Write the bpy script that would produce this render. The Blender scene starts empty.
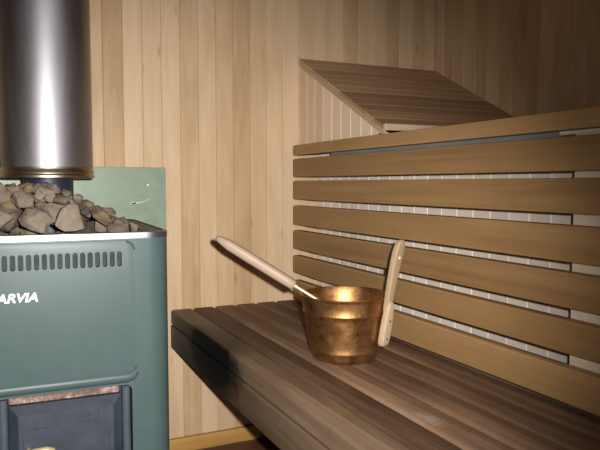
import bpy, bmesh, math, random
from mathutils import Vector, Matrix, noise
from mathutils.geometry import convex_hull_2d

random.seed(7)
scene = bpy.context.scene
C = scene.collection
R = math.radians

# ------------------------------------------------------------------ materials
def new_mat(name):
    m = bpy.data.materials.new(name); m.use_nodes = True
    nt = m.node_tree; b = nt.nodes['Principled BSDF']
    return m, nt, b

def ramp(nt, stops):
    r = nt.nodes.new('ShaderNodeValToRGB')
    el = r.color_ramp.elements
    while len(el) < len(stops): el.new(0.5)
    for e, (p, c) in zip(el, stops):
        e.position = p; e.color = (c[0], c[1], c[2], 1)
    return r

def math_node(nt, op, a, b=None):
    n = nt.nodes.new('ShaderNodeMath'); n.operation = op
    for i, v in enumerate((a, b)):
        if v is None: continue
        if isinstance(v, (int, float)): n.inputs[i].default_value = v
        else: nt.links.new(v, n.inputs[i])
    return n.outputs[0]

def mix_col(nt, fac, a, b, mode='MIX'):
    n = nt.nodes.new('ShaderNodeMix'); n.data_type = 'RGBA'; n.blend_type = mode
    if isinstance(fac, (int, float)): n.inputs[0].default_value = fac
    else: nt.links.new(fac, n.inputs[0])
    for i, v in ((6, a), (7, b)):
        if isinstance(v, tuple): n.inputs[i].default_value = (*v, 1)
        else: nt.links.new(v, n.inputs[i])
    return n.outputs[2]

def noise_tex(nt, vec, scale, detail=4, rough=.55, dist=0):
    n = nt.nodes.new('ShaderNodeTexNoise')
    n.inputs['Scale'].default_value = scale; n.inputs['Detail'].default_value = detail
    n.inputs['Roughness'].default_value = rough; n.inputs['Distortion'].default_value = dist
    nt.links.new(vec, n.inputs['Vector'])
    return n.outputs['Fac']

def wood(name, light, mid, dark, axis=2, rough=.6, fine=70, along=1.4, island=True, contrast=.5,
         knots=0.0, bump=.08, blotch=0.0, blotch_col=(.05, .04, .03), spec=.3):
    """procedural wood: grain stretched along one axis, a tone per board"""
    m, nt, b = new_mat(name)
    tc = nt.nodes.new('ShaderNodeTexCoord')
    if island:
        g = nt.nodes.new('ShaderNodeNewGeometry'); rnd = g.outputs['Random Per Island']
    else:
        g = nt.nodes.new('ShaderNodeObjectInfo'); rnd = g.outputs['Random']
    off = nt.nodes.new('ShaderNodeVectorMath'); off.operation = 'SCALE'
    off.inputs[0].default_value = (13.7, 7.1, 29.3); nt.links.new(rnd, off.inputs['Scale'])
    add = nt.nodes.new('ShaderNodeVectorMath'); add.operation = 'ADD'
    nt.links.new(tc.outputs['Object'], add.inputs[0]); nt.links.new(off.outputs[0], add.inputs[1])
    mp = nt.nodes.new('ShaderNodeMapping')
    sc = [fine, fine, fine]; sc[axis] = along
    mp.inputs['Scale'].default_value = sc
    nt.links.new(add.outputs[0], mp.inputs['Vector'])
    n1 = noise_tex(nt, mp.outputs[0], 1.0, 5, .6, .6)
    mp2 = nt.nodes.new('ShaderNodeMapping')
    sc2 = [fine*.16]*3; sc2[axis] = along*.6
    mp2.inputs['Scale'].default_value = sc2
    nt.links.new(add.outputs[0], mp2.inputs['Vector'])
    n2 = noise_tex(nt, mp2.outputs[0], 1.0, 3, .5, 1.2)
    s = math_node(nt, 'ADD', math_node(nt, 'MULTIPLY', n1, .45), math_node(nt, 'MULTIPLY', n2, .55))
    s = math_node(nt, 'ADD', math_node(nt, 'MULTIPLY', math_node(nt, 'SUBTRACT', s, .5), contrast*2.2), .5)
    s = math_node(nt, 'ADD', s, math_node(nt, 'MULTIPLY', math_node(nt, 'SUBTRACT', rnd, .5), .55))
    r = ramp(nt, [(.08, dark), (.5, mid), (.92, light)])
    nt.links.new(s, r.inputs[0])
    col = r.outputs[0]
    if knots > 0:
        mp3 = nt.nodes.new('ShaderNodeMapping')
        sc3 = [15.]*3; sc3[axis] = 4.2
        mp3.inputs['Scale'].default_value = sc3
        nt.links.new(add.outputs[0], mp3.inputs['Vector'])
        v = nt.nodes.new('ShaderNodeTexVoronoi'); v.inputs['Scale'].default_value = 1.0
        nt.links.new(mp3.outputs[0], v.inputs['Vector'])
        rk = ramp(nt, [(.0, (1, 1, 1)), (.11, (0, 0, 0))])
        nt.links.new(v.outputs['Distance'], rk.inputs[0])
        f = math_node(nt, 'MULTIPLY', rk.outputs[0], knots)
        col = mix_col(nt, f, col, tuple(x*.35 for x in dark))
    if blotch > 0:
        nb = noise_tex(nt, tc.outputs['Object'], 7, 5, .65)
        rb = ramp(nt, [(.45, (0, 0, 0)), (.7, (1, 1, 1))])
        nt.links.new(nb, rb.inputs[0])
        col = mix_col(nt, math_node(nt, 'MULTIPLY', rb.outputs[0], blotch), col, blotch_col)
    nt.links.new(col, b.inputs['Base Color'])
    b.inputs['Roughness'].default_value = rough
    b.inputs['Specular IOR Level'].default_value = spec
    bp = nt.nodes.new('ShaderNodeBump'); bp.inputs['Strength'].default_value = bump
    bp.inputs['Distance'].default_value = .002
    nt.links.new(n1, bp.inputs['Height']); nt.links.new(bp.outputs[0], b.inputs['Normal'])
    m['_col'] = 1
    return m

def flat(name, col, rough=.5, metal=0.0, var=.0, scale=30, aniso=0.0, spec=.5, bump=0.0):
    m, nt, b = new_mat(name)
    b.inputs['Roughness'].default_value = rough; b.inputs['Metallic'].default_value = metal
    b.inputs['Specular IOR Level'].default_value = spec
    b.inputs['Anisotropic'].default_value = aniso
    tc = nt.nodes.new('ShaderNodeTexCoord')
    n = noise_tex(nt, tc.outputs['Object'], scale, 5, .6)
    r = ramp(nt, [(.3, tuple(max(0, x*(1-var)) for x in col)), (.7, tuple(min(1, x*(1+var)) for x in col))])
    nt.links.new(n, r.inputs[0]); nt.links.new(r.outputs[0], b.inputs['Base Color'])
    if bump:
        bp = nt.nodes.new('ShaderNodeBump'); bp.inputs['Strength'].default_value = bump
        bp.inputs['Distance'].default_value = .003
        nt.links.new(n, bp.inputs['Height']); nt.links.new(bp.outputs[0], b.inputs['Normal'])
    return m

M = {}
M['wall'] = wood('pale_wall_boards', (.66, .49, .315), (.55, .385, .225), (.42, .27, .14), axis=2, along=3.4,
                 fine=60, contrast=.62, knots=.55, rough=.55)
M['partition'] = wood('white_grey_boards', (.84, .76, .66), (.77, .68, .58), (.66, .57, .47), axis=2, along=2,
                      fine=60, contrast=.3, rough=.6)
M['lid'] = wood('brown_lid_boards', (.66, .44, .255), (.49, .305, .165), (.33, .19, .10), axis=0, along=2,
                fine=70, contrast=.55, rough=.55)
M['trim'] = wood('pale_trim', (.60, .45, .30), (.52, .37, .23), (.40, .27, .16), axis=1, along=2, fine=60, contrast=.5)
M['slat'] = wood('honey_slat_wood', (.44, .265, .114), (.345, .202, .084), (.235, .13, .052), axis=1, along=1.6,
                 fine=60, island=False, contrast=.75, rough=.5, blotch=.15, blotch_col=(.2, .11, .05))
M['bench'] = wood('dark_worn_bench_wood', (.25, .155, .093), (.135, .077, .044), (.065, .036, .021), axis=1, along=1.8,
                  fine=65, island=False, contrast=.8, rough=.62, blotch=.25, blotch_col=(.08, .05, .033), spec=.2)
def smudge(m, x, y, rx, ry):
    nt = m.node_tree; b = nt.nodes['Principled BSDF']; src = b.inputs['Base Color'].links[0].from_socket
    tc = nt.nodes.new('ShaderNodeTexCoord'); mp = nt.nodes.new('ShaderNodeMapping')
    mp.inputs['Location'].default_value = (-x/rx, -y/ry, 0); mp.inputs['Scale'].default_value = (1/rx, 1/ry, .001)
    nt.links.new(tc.outputs['Object'], mp.inputs[0])
    ln = nt.nodes.new('ShaderNodeVectorMath'); ln.operation = 'LENGTH'; nt.links.new(mp.outputs[0], ln.inputs[0])
    nz = noise_tex(nt, tc.outputs['Object'], 130, 4, .7)
    d = math_node(nt, 'ADD', ln.outputs['Value'], math_node(nt, 'MULTIPLY', math_node(nt, 'SUBTRACT', nz, .5), 3.2))
    r = ramp(nt, [(.2, (.55,)*3), (.9, (0, 0, 0))]); nt.links.new(d, r.inputs[0])
    nt.links.new(mix_col(nt, r.outputs[0], src, (.34, .29, .24)), b.inputs['Base Color'])
smudge(M['bench'], .722, .955, .022, .05)
M['batten'] = wood('light_batten_wood', (.84, .70, .53), (.78, .63, .46), (.66, .52, .36), axis=2, along=2, island=False)
M['base'] = wood('yellow_pine_trim', (.56, .35, .12), (.46, .255, .075), (.31, .145, .04), axis=0, along=2.2, fine=34,
                 island=True, contrast=.8, rough=.4)
M['floor'] = wood('red_brown_floor', (.20, .095, .05), (.145, .066, .034), (.09, .04, .022), axis=0, along=2,
                  fine=40, island=True, rough=.5)
M['ceil'] = wood('ceiling_boards', (.46, .33, .2), (.40, .28, .165), (.3, .2, .11), axis=1, along=2, fine=60)

def scorch_mat():
    """bench wood carrying a burnt mark where the heater stands close"""
    m = wood('scorched_front_wood', (.27, .185, .115), (.16, .105, .062), (.085, .053, .031), axis=1, along=1.8,
             fine=65, island=False, contrast=.7, rough=.5, blotch=.2)
    nt = m.node_tree; b = nt.nodes['Principled BSDF']
    src = b.inputs['Base Color'].links[0].from_socket
    tc = nt.nodes.new('ShaderNodeTexCoord')
    mp = nt.nodes.new('ShaderNodeMapping'); mp.vector_type = 'POINT'
    mp.inputs['Location'].default_value = (-.545/.12, -1.73/.27, -.462/.11)
    mp.inputs['Scale'].default_value = (1/.12, 1/.27, 1/.11)
    nt.links.new(tc.outputs['Object'], mp.inputs[0])
    ln = nt.nodes.new('ShaderNodeVectorMath'); ln.operation = 'LENGTH'
    nt.links.new(mp.outputs[0], ln.inputs[0])
    nz = noise_tex(nt, tc.outputs['Object'], 14, 5, .65)
    d = math_node(nt, 'ADD', ln.outputs['Value'], math_node(nt, 'MULTIPLY', math_node(nt, 'SUBTRACT', nz, .5), .7))
    r = ramp(nt, [(.66, (1, 1, 1)), (1.0, (0, 0, 0))]); nt.links.new(d, r.inputs[0])
    col = mix_col(nt, r.outputs[0], src, (.006, .005, .004))
    nt.links.new(col, b.inputs['Base Color'])
    return m
M['scorch'] = scorch_mat()

M['stove'] = flat('grey_green_enamel', (.058, .088, .087), rough=.42, var=.07, scale=9, spec=.32)
M['chrome'] = flat('bright_rim_steel', (.26, .275, .31), rough=.46, metal=1, var=.25, scale=24)
M['iron'] = flat('blue_grey_cast_iron', (.030, .038, .052), rough=.5, var=.25, scale=22, spec=.45, bump=.12)
M['iron_dark'] = flat('dark_iron', (.012, .014, .017), rough=.6, var=.2)
M['steel_bar'] = flat('blue_steel_bar', (.08, .105, .125), rough=.35, metal=.3, var=.2, scale=14)
M['slotback'] = flat('dark_inner_sheet', (.018, .026, .027), rough=.75, var=.5, scale=40)
M['logo'] = flat('white_letter_paint', (.78, .80, .80), rough=.45, var=.02)
M['brass'] = flat('brass_handle', (.78, .66, .36), rough=.35, metal=.6, var=.15)
M['panel'] = flat('green_panel_paint', (.225, .305, .215), rough=.4, var=.10, scale=26, spec=.4)
M['panel_screw'] = flat('screw_steel', (.85, .85, .82), rough=.35, metal=.4)
M['scratch'] = flat('pale_scratch', (.50, .58, .47), rough=.5, var=.15, scale=60)
M['flue'] = flat('blued_flue_steel', (.022, .028, .045), rough=.5, metal=.3, var=.3, scale=16)
M['rail'] = flat('grey_metal_rail', (.23, .235, .225), rough=.5, metal=.2, var=.12, scale=18)
M['handle_wood'] = wood('pale_birch_handle', (.50, .39, .255), (.42, .31, .195), (.32, .22, .125), axis=2, along=5, fine=90,
                        island=True, contrast=.35, rough=.5)
M['handle_tan'] = wood('tan_handle_grip', (.42, .31, .19), (.345, .245, .14), (.25, .165, .085), axis=2, along=5, fine=90,
                       island=True, contrast=.35, rough=.5)
M['side'] = wood('pale_box_side', (.84, .68, .51), (.76, .59, .43), (.66, .49, .34), axis=2, along=2, fine=60, contrast=.3, rough=.6)
M['ladle_wood'] = wood('greyish_ladle_wood', (.40, .30, .22), (.34, .245, .175), (.27, .19, .13), axis=0, along=5, fine=90,
                       island=True, contrast=.35, rough=.45)
def pipe_mat():
    m, nt, b = new_mat('brushed_pipe_steel')
    tc = nt.nodes.new('ShaderNodeTexCoord')
    mp = nt.nodes.new('ShaderNodeMapping'); mp.inputs['Scale'].default_value = (6, 6, 1.2)
    nt.links.new(tc.outputs['Object'], mp.inputs[0])
    n = noise_tex(nt, mp.outputs[0], 2.0, 6, .6, .4)
    r = ramp(nt, [(.3, (.27, .258, .27)), (.7, (.35, .34, .36))]); nt.links.new(n, r.inputs[0])
    nt.links.new(r.outputs[0], b.inputs['Base Color'])
    b.inputs['Metallic'].default_value = 1
    rr = ramp(nt, [(.3, (.44,)*3), (.7, (.54,)*3)]); nt.links.new(n, rr.inputs[0])
    nt.links.new(rr.outputs[0], b.inputs['Roughness'])
    return m
M['pipe'] = pipe_mat()
M['collar'] = flat('tarnished_collar_steel', (.40, .33, .25), rough=.36, metal=1, var=.3, scale=18)

def copper_mat():
    m, nt, b = new_mat('tarnished_copper_brass')
    tc = nt.nodes.new('ShaderNodeTexCoord')
    n = noise_tex(nt, tc.outputs['Object'], 28, 6, .7)
    r = ramp(nt, [(.28, (.17, .075, .025)), (.5, (.36, .185, .07)), (.72, (.48, .275, .115))])
    nt.links.new(n, r.inputs[0])
    n2 = noise_tex(nt, tc.outputs['Object'], 140, 3, .6)
    n3 = noise_tex(nt, tc.outputs['Object'], 12, 4, .6)
    r2 = ramp(nt, [(.62, (0, 0, 0)), (.70, (1, 1, 1))]); nt.links.new(n2, r2.inputs[0])
    r3 = ramp(nt, [(.48, (0, 0, 0)), (.62, (1, 1, 1))]); nt.links.new(n3, r3.inputs[0])
    f = math_node(nt, 'MULTIPLY', math_node(nt, 'MULTIPLY', r2.outputs[0], r3.outputs[0]), .7)
    col = mix_col(nt, f, r.outputs[0], (.42, .40, .26))
    nt.links.new(col, b.inputs['Base Color'])
    b.inputs['Metallic'].default_value = .95
    nt.links.new(math_node(nt, 'ADD', math_node(nt, 'MULTIPLY', n, .25), math_node(nt, 'ADD', math_node(nt, 'MULTIPLY', f, .3), .31)),
                 b.inputs['Roughness'])
    bp = nt.nodes.new('ShaderNodeBump'); bp.inputs['Strength'].default_value = .12; bp.inputs['Distance'].default_value = .002
    v = nt.nodes.new('ShaderNodeTexVoronoi'); v.inputs['Scale'].default_value = 90
    nt.links.new(tc.outputs['Object'], v.inputs['Vector'])
    nt.links.new(v.outputs['Distance'], bp.inputs['Height']); nt.links.new(bp.outputs[0], b.inputs['Normal'])
    return m
M['copper'] = copper_mat()

def stone_mat(name, a, b_, c):
    m, nt, b = new_mat(name)
    tc = nt.nodes.new('ShaderNodeTexCoord')
    oi = nt.nodes.new('ShaderNodeObjectInfo')
    off = nt.nodes.new('ShaderNodeVectorMath'); off.operation = 'SCALE'
    off.inputs[0].default_value = (9, 5, 7); nt.links.new(oi.outputs['Random'], off.inputs['Scale'])
    add = nt.nodes.new('ShaderNodeVectorMath'); add.operation = 'ADD'
    nt.links.new(tc.outputs['Object'], add.inputs[0]); nt.links.new(off.outputs[0], add.inputs[1])
    n = noise_tex(nt, add.outputs[0], 24, 8, .7, .5)
    s = math_node(nt, 'ADD', n, math_node(nt, 'MULTIPLY', math_node(nt, 'SUBTRACT', oi.outputs['Random'], .5), .28))
    r = ramp(nt, [(.3, a), (.5, b_), (.72, c)]); nt.links.new(s, r.inputs[0])
    nt.links.new(r.outputs[0], b.inputs['Base Color'])
    b.inputs['Roughness'].default_value = .85; b.inputs['Specular IOR Level'].default_value = .2
    bp = nt.nodes.new('ShaderNodeBump'); bp.inputs['Strength'].default_value = .5; bp.inputs['Distance'].default_value = .004
    n2 = noise_tex(nt, add.outputs[0], 90, 6, .7)
    nt.links.new(n2, bp.inputs['Height']); nt.links.new(bp.outputs[0], b.inputs['Normal'])
    return m
M['stone'] = stone_mat('grey_beige_stone', (.105, .079, .057), (.155, .122, .091), (.21, .169, .13))
M['stone_rust'] = stone_mat('rusty_stone', (.08, .055, .035), (.155, .11, .06), (.19, .145, .09))
M['stone_dark'] = stone_mat('dark_grey_stone', (.05, .043, .035), (.085, .075, .06), (.13, .115, .095))

def plate_mat():
    m, nt, b = new_mat('perforated_top_plate')
    tc = nt.nodes.new('ShaderNodeTexCoord')
    v = nt.nodes.new('ShaderNodeTexVoronoi'); v.inputs['Scale'].default_value = 75; v.inputs['Randomness'].default_value = .5
    nt.links.new(tc.outputs['Object'], v.inputs['Vector'])
    r = ramp(nt, [(.3, (.02, .02, .018)), (.42, (.26, .235, .18))]); nt.links.new(v.outputs['Distance'], r.inputs[0])
    nt.links.new(r.outputs[0], b.inputs['Base Color']); b.inputs['Roughness'].default_value = .6
    return m
M['plate'] = plate_mat()

def rust_mat():
    m, nt, b = new_mat('rusty_bare_steel')
    tc = nt.nodes.new('ShaderNodeTexCoord')
    n = noise_tex(nt, tc.outputs['Object'], 40, 6, .7)
    r = ramp(nt, [(.35, (.07, .04, .025)), (.52, (.20, .125, .095)), (.68, (.50, .42, .38))])
    nt.links.new(n, r.inputs[0]); nt.links.new(r.outputs[0], b.inputs['Base Color'])
    b.inputs['Roughness'].default_value = .55; b.inputs['Metallic'].default_value = .2
    return m
M['rust'] = rust_mat()

# ------------------------------------------------------------------ mesh helpers
def link(name, bm, mat, parent=None, smooth=None, loc=None):
    me = bpy.data.meshes.new(name)
    bmesh.ops.recalc_face_normals(bm, faces=bm.faces[:])
    if smooth is not None:
        for f in bm.faces: f.smooth = True
        for e in bm.edges:
            if len(e.link_faces) == 2 and e.calc_face_angle(0) > R(smooth): e.smooth = False
    bm.to_mesh(me); bm.free()
    me.materials.append(mat)
    o = bpy.data.objects.new(name, me); C.objects.link(o)
    if parent: o.parent = parent
    if loc: o.location = loc
    return o

def box(bm, x0, x1, y0, y1, z0, z1, bevel=0, seg=2):
    vs = [bm.verts.new((x, y, z)) for z in (z0, z1) for y in (y0, y1) for x in (x0, x1)]
    fs = [(0, 2, 3, 1), (4, 5, 7, 6), (0, 1, 5, 4), (2, 6, 7, 3), (0, 4, 6, 2), (1, 3, 7, 5)]
    faces = [bm.faces.new([vs[i] for i in f]) for f in fs]
    if bevel > 0:
        ed = list({e for f in faces for e in f.edges})
        bmesh.ops.bevel(bm, geom=ed, offset=bevel, segments=seg, affect='EDGES', profile=.5)

def extrude_poly(bm, pts, axis, a0, a1):
    """pts: 2D outline; axis 0/1/2 is the direction it is extruded in"""
    def P(p, a):
        return {0: (a, p[0], p[1]), 1: (p[0], a, p[1]), 2: (p[0], p[1], a)}[axis]
    A = [bm.verts.new(P(p, a0)) for p in pts]; B = [bm.verts.new(P(p, a1)) for p in pts]
    n = len(pts); out = [bm.faces.new(A), bm.faces.new(B[::-1])]
    for i in range(n):
        out.append(bm.faces.new((A[i], B[i], B[(i+1) % n], A[(i+1) % n])))
    return out

def rrect(x0, x1, y0, y1, r, n=6):
    pts = []
    for cx, cy, a0 in ((x1-r, y1-r, 0), (x0+r, y1-r, 90), (x0+r, y0+r, 180), (x1-r, y0+r, 270)):
        for i in range(n+1):
            a = R(a0 + 90*i/n); pts.append((cx + r*math.cos(a), cy + r*math.sin(a)))
    return pts

def lathe(bm, prof, seg=64, cx=0, cy=0, closed=False):
    rings = []
    for r, z in prof:
        rings.append([bm.verts.new((cx + r*math.cos(2*math.pi*i/seg), cy + r*math.sin(2*math.pi*i/seg), z)) for i in range(seg)])
    pairs = list(zip(rings, rings[1:])) + ([(rings[-1], rings[0])] if closed else [])
    for a, b in pairs:
        for i in range(seg):
            bm.faces.new((a[i], a[(i+1) % seg], b[(i+1) % seg], b[i]))
    if not closed:
        if prof[0][0] > 1e-6: bm.faces.new(rings[0])
        if prof[-1][0] > 1e-6: bm.faces.new(rings[-1])
    return rings

def loft(bm, sections):
    rings = [[bm.verts.new(p) for p in s] for s in sections]
    n = len(rings[0])
    for a, b in zip(rings, rings[1:]):
        for i in range(n): bm.faces.new((a[i], a[(i+1) % n], b[(i+1) % n], b[i]))
    bm.faces.new(rings[0]); bm.faces.new(rings[-1])

def tube(bm, pts, rad, seg=12):
    pts = [Vector(p) for p in pts]; secs = []
    for i, p in enumerate(pts):
        t = (pts[min(i+1, len(pts)-1)] - pts[max(i-1, 0)]).normalized()
        u = t.cross(Vector((0, 0, 1)))
        if u.length < 1e-4: u = t.cross(Vector((0, 1, 0)))
        u.normalize(); v = t.cross(u)
        r = rad[i] if isinstance(rad, (list, tuple)) else rad
        secs.append([p + u*math.cos(2*math.pi*k/seg)*r + v*math.sin(2*math.pi*k/seg)*r for k in range(seg)])
    loft(bm, secs)

def boolean_cut(o, cutter_bm):
    """cut once, keep the result as plain mesh, drop the cutter"""
    me = bpy.data.meshes.new('cut'); bmesh.ops.recalc_face_normals(cutter_bm, faces=cutter_bm.faces[:])
    cutter_bm.to_mesh(me); cutter_bm.free()
    c = bpy.data.objects.new('cut', me); C.objects.link(c)
    c.parent = o.parent
    md = o.modifiers.new('b', 'BOOLEAN'); md.operation = 'DIFFERENCE'; md.object = c; md.solver = 'EXACT'
    bpy.context.view_layer.update()
    dg = bpy.context.evaluated_depsgraph_get()
    nm = bpy.data.meshes.new_from_object(o.evaluated_get(dg))
    o.modifiers.clear(); o.data = nm
    bpy.data.objects.remove(c, do_unlink=True)

def thing(name, label, cat, loc=(0, 0, 0), group=None):
    o = bpy.data.objects.new(name, None); C.objects.link(o); o.location = loc
    o.empty_display_size = .1
    return tag(o, label, cat, group)

def tag(o, label, cat, group=None):
    o['label'] = label; o['category'] = cat
    if group: o['group'] = group
    return o

def struct(o):
    o['kind'] = 'structure'; return o

# ------------------------------------------------------------------ the room
PITCH = .0645; PH = .326 % PITCH
XR, YB, XL, YF, ZC = 1.665, 2.20, -.80, -1.15, 2.15
XP = 1.0416           # side face of the corner box
XQ = 1.11             # face of the low boarded partition behind the backrest

def boards(bm, a0, a1, put, phase=PH, ch=.0022, dp=.0022, gap=.0002, thick=.014):
    """vertical tongue and groove boards; put(s, depth) -> xy of a point s along the wall"""
    k = math.floor((a0-phase)/PITCH); s = phase + k*PITCH
    while s < a1 - 1e-6:
        l, r = max(s, a0)+gap/2, min(s+PITCH, a1)-gap/2
        if r-l > .008:
            prof = [(l, dp), (l+ch, 0), (r-ch, 0), (r, dp), (r, thick), (l, thick)]
            yield [put(p, d) for p, d in prof]
        s += PITCH

def board_wall(name, a0, a1, z0, z1, put, mat, phase=PH, backing=None):
    bm = bmesh.new()
    for prof in boards(bm, a0, a1, put, phase):
        extrude_poly(bm, prof, 2, z0, z1)
    if backing: box(bm, *backing)
    return link(name, bm, mat)

struct(board_wall('wall_back', XL, XR, 0, ZC, lambda s, d: (s, YB+d), M['wall'], backing=(XL-.03, XR+.03, YB+.0145, YB+.05, 0, ZC)))
struct(board_wall('wall_right', YF, YB, 0, ZC, lambda s, d: (XR+d, s), M['wall'], phase=.02, backing=(XR+.0145, XR+.05, YF, YB, 0, ZC)))
struct(board_wall('wall_left', YF, YB, 0, ZC, lambda s, d: (XL-d, s), M['wall'], phase=.02, backing=(XL-.05, XL-.0145, YF, YB, 0, ZC)))
struct(board_wall('wall_front', XL, XR, 0, ZC, lambda s, d: (s, YF-d), M['wall'], backing=(XL-.03, XR+.03, YF-.05, YF-.0145, 0, ZC)))
bm = bmesh.new()
y = YF-.03
while y < YB+.03:
    box(bm, XL-.05, XR+.05, y, min(y+.118, YB+.05), -.03, 0, .0015, 1); y += .12
struct(link('floor', bm, M['floor']))
bm = bmesh.new()
x = XL-.05
while x < XR+.05:
    box(bm, x, x+.088, YF-.05, YB+.05, ZC, ZC+.02, .002, 1); x += .09
struct(link('ceiling', bm, M['ceil']))
bm = bmesh.new(); box(bm, XL, XQ-.001, YB-.018, YB-.0002, 0, .053, .004, 2)
struct(link('baseboard_back', bm, M['base'], smooth=40))
bm = bmesh.new(); box(bm, XL+.0002, XL+.018, YF, YB-.02, 0, .053, .004, 2)
struct(link('baseboard_left', bm, M['base'], smooth=40))

# low boarded partition closing the nook behind the backrest
ZA, ZD, YD = 1.423, 1.128, 1.618       # lid height at the wall, at its front edge, and how far it comes out
bm = bmesh.new()
for prof in boards(bm, .30, YB-.001, lambda s, d: (XQ+d, s), phase=.01):
    extrude_poly(bm, prof, 2, 0, 1.0655)
box(bm, XQ+.0145, XQ+.03, .30, YB-.001, 0, 1.0655)
struct(link('wall_partition', bm, M['partition']))

# ------------------------------------------------------------------ sloped box in the corner
bx = thing('corner_box', 'boarded box in the corner above the backrest with a sloping brown slatted lid', 'wooden box', (XP, YB, 1.066))
o0 = Vector((XP, YB, 1.066))
bm = bmesh.new()
slope = (ZA-ZD)/(YB-YD)
for prof in boards(bm, YD+.004, YB-.001, lambda s, d: (XP+d, s), phase=.01):
    fs = extrude_poly(bm, [(p[0]-o0.x, p[1]-o0.y) for p in prof], 2, 0, .05)
    for v in {v for f in fs for v in f.verts}:
        if v.co.z > .02: v.co.z = ZA - slope*(-v.co.y) - .022 - o0.z
link('side_panel', bm, M['side'], bx)
# lid boards: run across, one below the other down the slope
L = math.hypot(YB-YD, ZA-ZD); ca, sa = (YB-YD)/L, (ZA-ZD)/L
bm = bmesh.new(); nb = 11; wv = L/nb
def lp(t, d):   # t down the slope, d depth below the face
    return (YB-.001 - t*ca - d*sa - o0.y, ZA - t*sa - d*ca - o0.z)
for i in range(nb):
    a, b = i*wv+.0004, (i+1)*wv-.0004
    prof = [lp(a, .0025), lp(a+.002, 0), lp(b-.002, 0), lp(b, .0025), lp(b, .014), lp(a, .014)]
    extrude_poly(bm, prof, 0, -.006, XR-XP-.002)
lid = link('lid', bm, M['lid'], bx)
bm = bmesh.new(); prof = [lp(.0, .0145), lp(L, .0145), lp(L, .040), lp(.0, .040)]
extrude_poly(bm, prof, 0, -.008, -.0005)
link('edge_trim', bm, M['trim'], bx)
bm = bmesh.new(); fy = YD - o0.y
box(bm, -.004, XR-XP-.002, fy-.012, fy-.0005, ZD-.016-o0.z, ZD+.004-o0.z, .0015, 1)
link('front_trim', bm, M['trim'], bx)
bm = bmesh.new(); box(bm, .0, .032, fy, fy+.03, 0.001, ZD-.022-o0.z, .001, 1)
link('corner_post', bm, M['batten'], bx)

# ------------------------------------------------------------------ green heat panel on the wall behind the stove
pn = thing('heat_shield_panel', 'flat green heat panel fixed to the board wall behind the stove', 'panel', (.10, YB, .0535))
bm = bmesh.new(); box(bm, -.50, .5268-.10, -.0095, -.0004, 0, .9565, .0015, 1)
link('sheet', bm, M['panel'], pn)
def wallpx(px, py, Y):
    """where the sight line of a pixel meets the plane at depth Y"""
    f = 639.6; ya, pi = R(25.346), R(3.709)
    F = Vector((math.sin(ya)*math.cos(pi), math.cos(ya)*math.cos(pi), -math.sin(pi)))
    Rv = Vector((math.cos(ya), -math.sin(ya), 0)); U = Rv.cross(F)
    d = F + Rv*((px-300)/f) + U*((225-py)/f)
    return Vector((0, 0, .955)) + d*(Y/d.y)
p = wallpx(148, 185, YB-.0105)
bm = bmesh.new(); bmesh.ops.create_uvsphere(bm, u_segments=12, v_segments=8, radius=.0042)
for v in bm.verts: v.co.y *= .5; v.co += Vector((p.x-.10, -.0095, p.z-.0535))
link('screw', bm, M['panel_screw'], pn, smooth=60)
bm = bmesh.new()
for (ax, ay, bx_, by, w) in ((130, 204, 143, 202, .0045), (131, 203, 136, 203, .007), (143, 202, 150, 199, .0022)):
    a, b = wallpx(ax, ay, YB-.01), wallpx(bx_, by, YB-.01)
    n = 5; pts = []
    for i in range(n+1):
        t = i/n; c = a.lerp(b, t); ww = w*(.35+.65*math.sin(math.pi*min(1, t*.8+.15)))
        pts.append((c, ww))
    out = [(c.x-.10, c.z-.0535+w_/2) for c, w_ in pts] + [(c.x-.10, c.z-.0535-w_/2) for c, w_ in pts[::-1]]
    extrude_poly(bm, out, 1, -.0098, -.0093)
link('scuff_mark', bm, M['scratch'], pn)

# ------------------------------------------------------------------ backrest
bk = thing('backrest', 'long slatted wooden backrest of seven honey brown boards behind the bench', 'backrest', (.985, 2.14, .50))
ob = Vector((.985, 2.14, .50))
edges = [(1.0572, 1.0949), (.9783, 1.0451), (.8976, .9658), (.8043, .8752), (.7152, .7845), (.6266, .692), (.529, .600)]
for (z0, z1) in edges:
    bm = bmesh.new()
    pts = rrect(.12, 2.14, z0, z1, .009, 4)
    fs = extrude_poly(bm, [(a-ob.y, b-ob.z) for a, b in pts], 0, 0, .0278)
    ed = [e for f in fs[:2] for e in f.edges]
    bmesh.ops.bevel(bm, geom=ed, offset=.0035, segments=2, affect='EDGES', profile=.5)
    link('slat', bm, M['slat'], bk, smooth=30)
for y0, y1 in ((.775, .8965), (.16, .26)):
    bm = bmesh.new(); box(bm, .0279, XQ-ob.x-.0003, y0-ob.y, y1-ob.y, .5162-ob.z, 1.05-ob.z, .001, 1)
    link('batten', bm, M['batten'], bk)
bm = bmesh.new()
y0, y1 = .938-ob.y, 1.90-ob.y
extrude_poly(bm, [(.0290, 1.030-ob.z), (.0290, 1.0475-ob.z), (.0300, 1.0485-ob.z), (.0300, 1.0515-ob.z), (.0290, 1.0525-ob.z), (.0290, 1.080-ob.z), (.0400, 1.080-ob.z), (.0400, 1.030-ob.z)], 1, y0, y1)
o = link('metal_rail', bm, M['rail'], bk); o['label'] = 'grey metal rail behind the top gap'
bm = bmesh.new()
box(bm, .0282, .052, .80-ob.y, .937-ob.y, 1.0505-ob.z, 1.083-ob.z, .002, 1)
box(bm, .0282, .050, .30-ob.y, .797-ob.y, 1.0505-ob.z, 1.086-ob.z, .002, 1)
link('rail_block', bm, M['batten'], bk)

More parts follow.
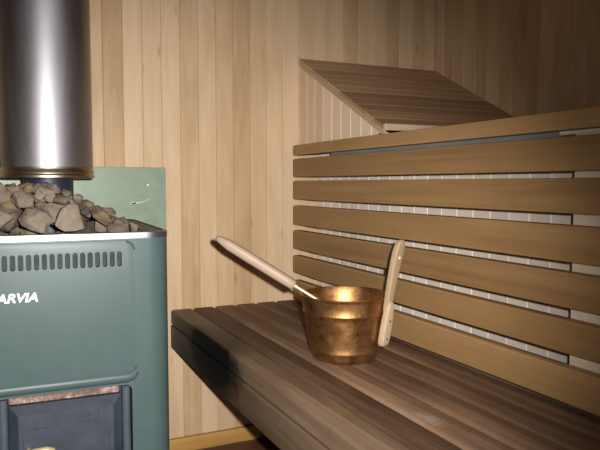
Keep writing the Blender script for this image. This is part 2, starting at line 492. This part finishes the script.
# ------------------------------------------------------------------ bench
bn = thing('sauna_bench', 'wide dark worn slatted wooden bench under the backrest with a scorched front edge', 'bench', (0, 0, 0))
SW = .0797; TOP = .515
for i in range(7):
    x0 = .538 + i*SW; x1 = x0 + SW - .0045
    h = .0525 if i == 0 else .027
    bm = bmesh.new()
    fs = extrude_poly(bm, rrect(x0, x1, .15, YB-.006, .009, 4), 2, TOP-h, TOP)
    ed = list({e for f in fs[:2] for e in f.edges})
    bmesh.ops.bevel(bm, geom=ed, offset=.0090, segments=4, affect='EDGES', profile=.5)
    s = link('front_slat' if i == 0 else 'slat', bm, M['scorch'] if i == 0 else M['bench'], bn, smooth=30)
bm = bmesh.new(); box(bm, .5375, .5645, .15, YB-.006, .3807, TOP-.0540, .003, 2)
o = link('front_board', bm, M['scorch'], bn, smooth=40); o['label'] = 'lower front board with a black burn mark'
for y0, y1 in ((2.13, 2.19), (1.05, 1.11), (.2, .26)):
    bm = bmesh.new(); box(bm, .5650, 1.036, y0, y1, .395, TOP-.0275 if y0 > 9 else .4615, .003, 1)
    link('bearer', bm, M['bench'], bn)
for y0 in (2.13, 1.05, .2):
    bm = bmesh.new(); box(bm, .62, 1.09, y0+.005, y0+.055, .4617, TOP-.0272, .001, 1)
    link('slat_support', bm, M['bench'], bn)
for x0, y0 in ((.97, 2.13), (.97, .2), (.97, 1.05), (.60, .2)):
    bm = bmesh.new(); box(bm, x0, x0+.06, y0, y0+.06, .0003, .3948, .003, 1)
    link('leg', bm, M['bench'], bn)

# ------------------------------------------------------------------ stove
SX, SY = .350, 1.45
st = thing('sauna_stove', 'grey-green wood-burning sauna stove with a white logo and a dark iron door', 'stove', (SX, SY, 0))
st.rotation_euler.z = R(-2.2)
HW = .2335; CX = -.2235        # half width, centre (local)
DEPTH = .57; ZT = .836
bm = bmesh.new()
extrude_poly(bm, rrect(CX-HW, CX+HW, .010, DEPTH, .050, 10), 2, .03, ZT)
body = link('body', bm, M['stove'], st)
cut = bmesh.new(); extrude_poly(cut, rrect(CX-.143, CX+.141, .055, .497, .014, 5), 1, -.05, .048)
boolean_cut(body, cut)
bm = bmesh.new(); bm.from_mesh(body.data)
for f in bm.faces: f.smooth = True
for e in bm.edges:
    if len(e.link_faces) == 2 and e.calc_face_angle(0) > R(30): e.smooth = False
bm.to_mesh(body.data); bm.free()
bm = bmesh.new(); box(bm, CX-.13, CX+.13, .0185, .0225, .765, .81)
link('inner_sheet', bm, M['slotback'], st)
# raised upper front panel with its row of slots
bm = bmesh.new()
fs = extrude_poly(bm, rrect(CX-.152, CX+.152, .520, .8275, .022, 6), 1, .0008, .0098)
bmesh.ops.bevel(bm, geom=[e for e in fs[0].edges], offset=.006, segments=4, affect='EDGES', profile=.5)
fp = link('front_panel', bm, M['stove'], st)
cut = bmesh.new()
for i in range(16):
    cx = CX - .1165 + i*.2330/15
    extrude_poly(cut, rrect(cx-.0053, cx+.0053, .7705, .8045, .0052, 6), 1, -.02, .024)
cut2 = cut.copy(); boolean_cut(fp, cut); boolean_cut(body, cut2)
bm = bmesh.new(); bm.from_mesh(fp.data)
for f in bm.faces: f.smooth = True
for e in bm.edges:
    if len(e.link_faces) == 2 and e.calc_face_angle(0) > R(28): e.smooth = False
bm.to_mesh(fp.data); bm.free()
# rolled lip under the panel, over the door opening
bm = bmesh.new()
tube(bm, [(CX-.150, .010, .516), (CX+.130, .010, .516), (CX+.143, .0105, .519), (CX+.150, .012, .528)], [.0135, .0135, .012, .009], 14)
link('lip', bm, M['stove'], st, smooth=50)
# bright rim and top plate
bm = bmesh.new()
outer = rrect(CX-HW-.002, CX+HW+.002, .0078, DEPTH+.002, .057, 10); inner = rrect(CX-HW+.006, CX+HW-.006, .016, DEPTH-.006, .049, 10)
vo = [[bm.verts.new((*p, z)) for p in ring] for ring, z in ((outer, ZT-.0045), (outer, ZT+.0085), (inner, ZT+.0105), (inner, ZT-.0045))]
n = len(outer)
for a, b in ((0, 1), (1, 2), (2, 3), (3, 0)):
    for i in range(n): bm.faces.new((vo[a][i], vo[a][(i+1) % n], vo[b][(i+1) % n], vo[b][i]))
o = link('rim', bm, M['chrome'], st, smooth=30); o['label'] = 'bright steel rim around the stove top'
bm = bmesh.new(); extrude_poly(bm, rrect(CX-HW+.0065, CX+HW-.0065, .0165, DEPTH-.0065, .0485, 8), 2, ZT+.0002, ZT+.0075)
plate = link('top_plate', bm, M['plate'], st)
ZTRAY = .770
cut = bmesh.new(); extrude_poly(cut, rrect(CX-HW+.022, CX+HW-.050, .0300, DEPTH-.03, .02, 5), 2, ZTRAY, .90)
cut2 = cut.copy(); boolean_cut(plate, cut); boolean_cut(body, cut2)
bm = bmesh.new(); extrude_poly(bm, rrect(CX-HW+.0225, CX+HW-.0505, .0305, DEPTH-.0305, .0195, 5), 2, ZTRAY+.0002, ZTRAY+.004)
link('stone_tray', bm, M['iron_dark'], st)
# logo
cu = bpy.data.curves.new('logo', 'FONT'); cu.body = 'HARVIA'; cu.size = .0275; cu.shear = .22; cu.offset = .0007
cu.extrude = .0006; cu.align_x = 'RIGHT'; cu.space_character = .98
tmp = bpy.data.objects.new('logo', cu); C.objects.link(tmp)
bpy.context.view_layer.update()
me = bpy.data.meshes.new_from_object(tmp.evaluated_get(bpy.context.evaluated_depsgraph_get()))
bpy.data.objects.remove(tmp, do_unlink=True)
lg = bpy.data.objects.new('logo', me); C.objects.link(lg); me.materials.clear(); me.materials.append(M['logo'])
lg.parent = st; lg.rotation_euler = (R(90), 0, 0); lg.location = (-.2775, .0003, .7045)
lg.scale = (1.06, .98, 1)
lg['label'] = 'white slanted capital letters HARVIA'
# door opening: dark back, rusty strip, bar, door
bm = bmesh.new(); box(bm, CX-.1425, CX+.1405, .040, .0475, .056, .496)
link('firebox_front', bm, M['iron_dark'], st)
bm = bmesh.new(); box(bm, CX-.118, CX+.112, .0125, .039, .481, .4955, .002, 1)
o = link('lintel', bm, M['rust'], st); o['label'] = 'strip of rusty bare steel above the door'
for s in (-1, 1):
    bm = bmesh.new(); tube(bm, [(CX+s*.1285, .022, .058), (CX+s*.1285, .022, .493)], .0098, 14)
    link('frame_bar', bm, M['steel_bar'], st, smooth=50)
dr = bpy.data.objects.new('door', None); C.objects.link(dr); dr.parent = st
def bevel_plate(bm, x0, x1, z0, z1, yb, y1, yf, ins):
    A = [(x0, z0), (x1, z0), (x1, z1), (x0, z1)]; B = [(x0+ins, z0+ins), (x1-ins, z0+ins), (x1-ins, z1-ins), (x0+ins, z1-ins)]
    rings = [[bm.verts.new((p[0], y, p[1])) for p in q] for q, y in ((A, yb), (A, y1), (B, yf))]
    for a, b in zip(rings, rings[1:]):
        for i in range(4): bm.faces.new((a[i], a[(i+1) % 4], b[(i+1) % 4], b[i]))
    bm.faces.new(rings[0]); bm.faces.new(rings[-1])
C.objects.unlink(dr); bpy.data.objects.remove(dr)
bm = bmesh.new(); bevel_plate(bm, CX-.1170, CX+.1155, .185, .4785, .039, .012, -.004, .0185)
door = link('door', bm, M['iron'], st)
cut = bmesh.new()
for dx in (-.066, -.046, .040, .060):
    box(cut, CX+dx-.0055, CX+dx+.0055, -.03, .001, .428, .4535)
boolean_cut(door, cut)
bm = bmesh.new(); box(bm, CX-.09, CX+.088, -.0055, -.0042, .1985, .408, .0008, 1)
link('door_plate', bm, M['iron'], door)
bm = bmesh.new()
bm.free()
for dx in (-.066, -.046, .040, .060):
    bm = bmesh.new(); box(bm, CX+dx-.004, CX+dx+.004, .0002, .0009, .434, .449)
    link('vent_tab', bm, M['iron'], door)
bm = bmesh.new()
zh = .391
tube(bm, [(CX-.092, -.012, zh-.012), (CX-.086, -.034, zh-.004), (CX-.070, -.038, zh), (CX-.045, -.038, zh+.001), (CX-.034, -.036, zh-.002),
          (CX-.029, -.034, zh-.012), (CX-.028, -.032, zh-.03)], [.006, .007, .0075, .0075, .007, .007, .006], 12)
tube(bm, [(CX-.080, -.036, zh-.004), (CX-.080, -.002, zh-.006)], .005, 10)
o = link('door_handle', bm, M['brass'], door, smooth=60); o['label'] = 'pale brass door handle'
bm = bmesh.new(); bevel_plate(bm, CX-.1170, CX+.1155, .062, .178, .039, .012, .000, .012)
ash = link('ash_drawer', bm, M['iron'], st)
bm = bmesh.new(); tube(bm, [(CX-.02, -.008, .12), (CX+.02, -.008, .12)], .008, 12)
link('knob', bm, M['brass'], ash, smooth=60)
for sx in (-1, 1):
    for y0 in (.05, DEPTH-.09):
        bm = bmesh.new(); box(bm, CX+sx*.17-.02, CX+sx*.17+.02, y0, y0+.04, .0003, .0298, .002, 1)
        link('foot', bm, M['iron_dark'], st)

# ------------------------------------------------------------------ flue pipe
FX, FY = .1300, 1.90
fl = thing('flue_pipe', 'shiny round steel flue pipe rising from the stones of the stove', 'stove pipe', (FX, FY, .7745))
z0 = .7745
bm = bmesh.new(); lathe(bm, [(.0, 0), (.0655, 0), (.0655, .26), (.0, .26)], 48)
o = link('inner_pipe', bm, M['flue'], fl, smooth=40); o['label'] = 'narrow dark blue steel pipe below the wide sleeve'
zc = .9690 - z0; zt = ZC-.0005 - z0
bm = bmesh.new(); lathe(bm, [(.108, zc+.012), (.1185, zc+.012), (.1185, zt), (.108, zt)], 96, closed=True)
link('sleeve', bm, M['pipe'], fl, smooth=40)
bm = bmesh.new()
lathe(bm, [(.0660, zc+.003), (.1185, zc), (.1210, zc+.001), (.1220, zc+.006), (.1210, zc+.010), (.1195, zc+.0115), (.1200, zc+.016),
           (.1215, zc+.019), (.1200, zc+.023), (.1192, zc+.026), (.1192, zc+.030), (.1188, zc+.0302), (.1188, zc+.010), (.0660, zc+.008)], 96, closed=True)
o = link('collar', bm, M['collar'], fl, smooth=35); o['label'] = 'tarnished brownish collar at the bottom of the sleeve'

# ------------------------------------------------------------------ stones
def stone_mesh(seed, r, sq):
    rnd = random.Random(seed); bm = bmesh.new()
    pts = []
    for i in range(15):
        v = Vector((rnd.gauss(0, 1), rnd.gauss(0, 1), rnd.gauss(0, 1))).normalized() * rnd.uniform(.86, 1.1)
        pts.append(bm.verts.new(v))
    res = bmesh.ops.convex_hull(bm, input=pts)
    junk = [g for g in res['geom_interior'] + res['geom_unused'] if isinstance(g, bmesh.types.BMVert)]
    if junk: bmesh.ops.delete(bm, geom=list(set(junk)), context='VERTS')
    bmesh.ops.bevel(bm, geom=bm.edges[:], offset=.16, segments=2, affect='EDGES', profile=.5, clamp_overlap=True)
    bmesh.ops.triangulate(bm, faces=bm.faces[:])
    bmesh.ops.subdivide_edges(bm, edges=bm.edges[:], cuts=1, use_grid_fill=True)
    bmesh.ops.remove_doubles(bm, verts=bm.verts[:], dist=.01)
    for v in bm.verts:
        n = v.co.normalized()
        v.co += n*(noise.noise(v.co*2.2+Vector((seed, 0, 0)))*.12 + noise.noise(v.co*6+Vector((0, seed, 0)))*.05)
        v.co = Vector((v.co.x*sq[0], v.co.y*sq[1], v.co.z*sq[2]))*r
    return bm

placed = []
def rest_z(x, y, r, base):
    z = base + r
    for (a, b, c, q) in placed:
        d2 = (a-x)**2 + (b-y)**2; s = (r+q)*.92
        if d2 < s*s: z = max(z, c + math.sqrt(s*s-d2))
    return z
bz = ZTRAY + .0045
rnd = random.Random(11)
def prof_h(x, y):
    """height of the heap above the plate"""
    h = .106*min(1, max(0, (.318-x)/.20), max(0, (x+.115)/.10))
    return .070 + h*min(1, .80+(y-1.49)/.16, .3+max(0, 2.0-y)/.12)
tries = 0
def ok(x, y, r):
    # inside the rim and clear of the pipe
    if not (-.088+r*1.1 < x < .300-r*1.1 and 1.482+(.30-x)*.036+r*1.05 < y < 1.965-r): return False
    return math.hypot(x-FX, y-FY) > .0655 + r*1.12
# the front rows first, then three bands of sizes
for row, (yy, xs) in enumerate(((1.531, (-.045, .036, .116, .192, .256)), (1.535, (.000, .078, .152)), (1.610, (-.04, .040, .118)))):
    for k, x in enumerate(xs):
        r = rnd.uniform(.036, .041); y = yy + rnd.uniform(-.002, .008) + (.30-x)*.036
        placed.append((x, y, rest_z(x, y, r, bz), r))
for n_want, rr in ((60, (.036, .052)), (70, (.026, .036)), (160, (.013, .024))):
    cnt = 0; t = 0
    while cnt < n_want and t < 9000:
        t += 1
        r = rnd.uniform(*rr); best = None
        for _ in range(25):
            x = rnd.uniform(-.1, .30); y = rnd.uniform(1.45, 1.99)
            if not ok(x, y, r): continue
            z = rest_z(x, y, r, bz)
            if z + r*.8 - bz > max(prof_h(x, y), .0) + .006: continue
            if best is None or z < best[2]: best = (x, y, z)
        if best:
            placed.append((*best, r)); cnt += 1
print('stones', len(placed))
special = {}
for i, (x, y, z, r) in enumerate(placed):
    sq = (rnd.uniform(.97, 1.12), rnd.uniform(.92, 1.04), rnd.uniform(.82, .98))
    u = rnd.random(); mt = M['stone_rust'] if u < .07 else M['stone_dark'] if u < .13 else M['stone']
    o = link('sauna_stone', stone_mesh(i*3+1, r, sq), mt, smooth=40)
    o.location = (x, y, z); o.rotation_euler = (rnd.uniform(-.25, .25), rnd.uniform(-.25, .25), rnd.uniform(0, 6.28))
    lab = {'rusty_stone': 'rough brownish rust-tinted stone in the heap on top of the stove',
           'dark_grey_stone': 'rough dark grey stone in the heap on top of the stove',
           'grey_beige_stone': 'rough grey-beige stone in the heap on top of the stove'}[mt.name]
    tag(o, lab, 'stone', {'rusty_stone': 'rust-tinted stones heaped on the stove', 'dark_grey_stone': 'dark grey stones heaped on the stove',
                          'grey_beige_stone': 'grey-beige stones heaped on the stove'}[mt.name])

# ------------------------------------------------------------------ bucket
BX, BY, BZ = .7900, 1.4030, TOP+.0003
bu = thing('sauna_bucket', 'round tarnished copper bucket with an upright wooden handle standing on the bench', 'bucket', (BX, BY, BZ))
H = .162
def bR(h): return .0815 + (.1110-.0815)*(h/H)**.85
prof = [(.0, .0), (.072, .0), (.080, .0012), (.0818, .004)]
for h in (.012, .020): prof.append((bR(h), h))
prof += [(bR(.0225)+.0013, .0235), (bR(.026)+.0013, .026), (bR(.028), .029)]
for h in (.045, .065, .085, .105): prof.append((bR(h), h))
prof += [(bR(.1155), .1155), (bR(.118)+.0015, .118), (bR(.121)+.0015, .121), (bR(.1235), .1235)]
prof += [(bR(.140), .140), (bR(.152), .152), (bR(.157)+.0008, .157), (bR(H)+.0022, H-.002), (bR(H)+.0020, H+.0008), (bR(H)-.0005, H+.001), (bR(H)-.002, H-.001)]
for h in (.14, .1, .06, .02): prof.append((bR(h)-.002, h))
prof += [(.074, .004), (.0, .004)]
bm = bmesh.new(); lathe(bm, [(max(r, 1e-7), z) for r, z in prof], 96)
bmesh.ops.remove_doubles(bm, verts=bm.verts[:], dist=1e-6)
link('body', bm, M['copper'], bu, smooth=50)
Rv = Vector((.9038, -.428, 0)); Fh = Vector((.428, .9038, 0))
psi = R(32); rad = (Rv*math.cos(psi) - Fh*math.sin(psi)); tan = Vector((-rad.y, rad.x, 0))
low = [(.040, .004, .0045), (.0425, .0100, .007), (.048, .0132, .0085), (.058, .0148, .009), (.080, .0152, .009), (.105, .0145, .009), (.130, .0122, .0085),
       (.145, .0100, .0075), (.151, .0070, .0055), (.1535, .003, .003)]
up = [(.118, .0040, .004), (.122, .0075, .0062), (.135, .0098, .0072), (.155, .0105, .0075), (.175, .0112, .0078), (.200, .0125, .0080), (.23, .0140, .0082), (.255, .0152, .0082),
      (.274, .0156, .0082), (.287, .0146, .0080), (.297, .0118, .0074), (.303, .0078, .006), (.3058, .0040, .004)]
def hr(h):
    if h < .15: return bR(h) + .0135
    return bR(.15) + .0135 + (h-.15)*.16 + max(0, h-.15)**2*.30
tw = R(14); rt = rad*math.cos(tw) - tan*math.sin(tw); tt = tan*math.cos(tw) + rad*math.sin(tw)    # the boards are set a little askew
def board(keys, out):
    bm = bmesh.new(); secs = []
    for h, w, t in keys:
        c = rad*(hr(h)+out) + Vector((0, 0, h))
        secs.append([c + tt*a + rt*b for a, b in rrect(-w, w, -t, t, min(w, t)*.5, 4)])
    loft(bm, secs)
    return bm
hb = link('handle_base', board(low, .002), M['handle_wood'], bu, smooth=45); hb['label'] = 'pale wooden lug on the side of the bucket'
hd = link('handle', board(up, -.003), M['handle_tan'], bu, smooth=45); hd['label'] = 'tan upright wooden grip with a rounded top'
bm = bmesh.new()
c = rad*(hr(.262)-.003) + rt*.0082 + Vector((0, 0, .262))
bmesh.ops.create_uvsphere(bm, u_segments=14, v_segments=8, radius=.0052)
for v in bm.verts: v.co = v.co + c
o = link('rivet', bm, M['brass'], hd, smooth=60); o['label'] = 'bright brass rivet'
for h in (.06, .105):
    bm = bmesh.new()
    c = rad*(hr(h)+.002) + rt*.0088 + Vector((0, 0, h))
    s = bmesh.ops.create_uvsphere(bm, u_segments=10, v_segments=6, radius=.0028)
    for v in s['verts']: v.co = v.co + c
    link('nail', bm, M['iron'], hb, smooth=60)

# ------------------------------------------------------------------ ladle leaning in the bucket
th = R(10)
Q = Vector((BX, BY, BZ)) + (-Rv*math.cos(th) + Fh*math.sin(th))*.1110 + Vector((0, 0, H+.0055))
dirv = Vector((.194, -.098, -.135)).normalized()
P2 = Q - dirv*.021; P1 = P2 - dirv*.236
ld = thing('ladle', 'wooden handled ladle leaning out over the left rim of the copper bucket', 'ladle', Q)
u = dirv.cross(Vector((0, 0, 1))).normalized(); v = u.cross(dirv)      # u sideways, v up
bm = bmesh.new(); secs = []
for t, a, b in ((0, .004, .004), (.006, .0095, .0075), (.015, .0125, .0095), (.04, .0150, .0135), (.10, .0150, .0138), (.16, .0150, .0136), (.21, .0145, .0134),
                (.230, .0140, .0130), (.2345, .0125, .011), (.236, .009, .008)):
    c = P1 + dirv*t - Q
    secs.append([c + u*x_ + v*y_ for x_, y_ in rrect(-a, a, -b, b, min(a, b)*.8, 5)])
loft(bm, secs)
hw = link('handle', bm, M['ladle_wood'], ld, smooth=50)
bm = bmesh.new()
end = Q + dirv*.105
pts = [P2 - dirv*.004 - Q, P2 + dirv*.03 - Q, end - Q]
tube(bm, pts, .0042, 12)
tube(bm, [P2 - dirv*.001 - Q, P2 + dirv*.006 - Q], .0062, 14)
o = link('stem', bm, M['brass'], ld, smooth=60); o['label'] = 'thin brass stem'
bm = bmesh.new()
cb = end - Q + Vector((0, 0, -.012)) + Vector((dirv.x, dirv.y, 0)).normalized()*.028
lathe(bm, [(1e-6, -.02), (.015, -.019), (.026, -.010), (.030, .004), (.031, .012), (.0295, .012), (.0285, .004), (.0245, -.009), (.014, -.017), (1e-6, -.018)], 32, cb.x, cb.y)
for q in bm.verts: q.co.z += cb.z
bmesh.ops.remove_doubles(bm, verts=bm.verts[:], dist=1e-5)
link('bowl', bm, M['copper'], ld, smooth=50)

# ------------------------------------------------------------------ camera, flash
cam = bpy.data.cameras.new('camera'); co = bpy.data.objects.new('camera', cam); C.objects.link(co)
co.location = (0, 0, .955); co.rotation_euler = (R(90-3.709), 0, R(-25.346))
cam.sensor_width = 36; cam.lens = 639.6/600*36; cam.clip_start = .02
scene.camera = co

def flash(name, power, half, aim, loc):
    l = bpy.data.lights.new(name, 'SPOT'); l.energy = power; l.spot_size = R(2*half); l.spot_blend = 1.0
    l.shadow_soft_size = .012; l.color = (1.0, .965, .93)
    o = bpy.data.objects.new(name, l); C.objects.link(o); o.location = loc
    d = Vector(aim) - Vector(loc); o.rotation_euler = d.to_track_quat('-Z', 'Y').to_euler()
    return o
aim = wallpx(172, 285, YB)
FL = (.044, -.028, .990)
flash('camera_flash', 204, 37.2, aim, FL)
flash('camera_flash_spill', 15, 62, aim, FL)
w = bpy.data.worlds.new('world'); scene.world = w; w.use_nodes = True
w.node_tree.nodes['Background'].inputs[0].default_value = (.02, .02, .022, 1)
w.node_tree.nodes['Background'].inputs[1].default_value = .3

vs = scene.view_settings
scene.display_settings.display_device = 'sRGB'
vs.view_transform = 'Standard'; vs.look = 'None'; vs.exposure = 0; vs.gamma = 1; vs.use_curve_mapping = False
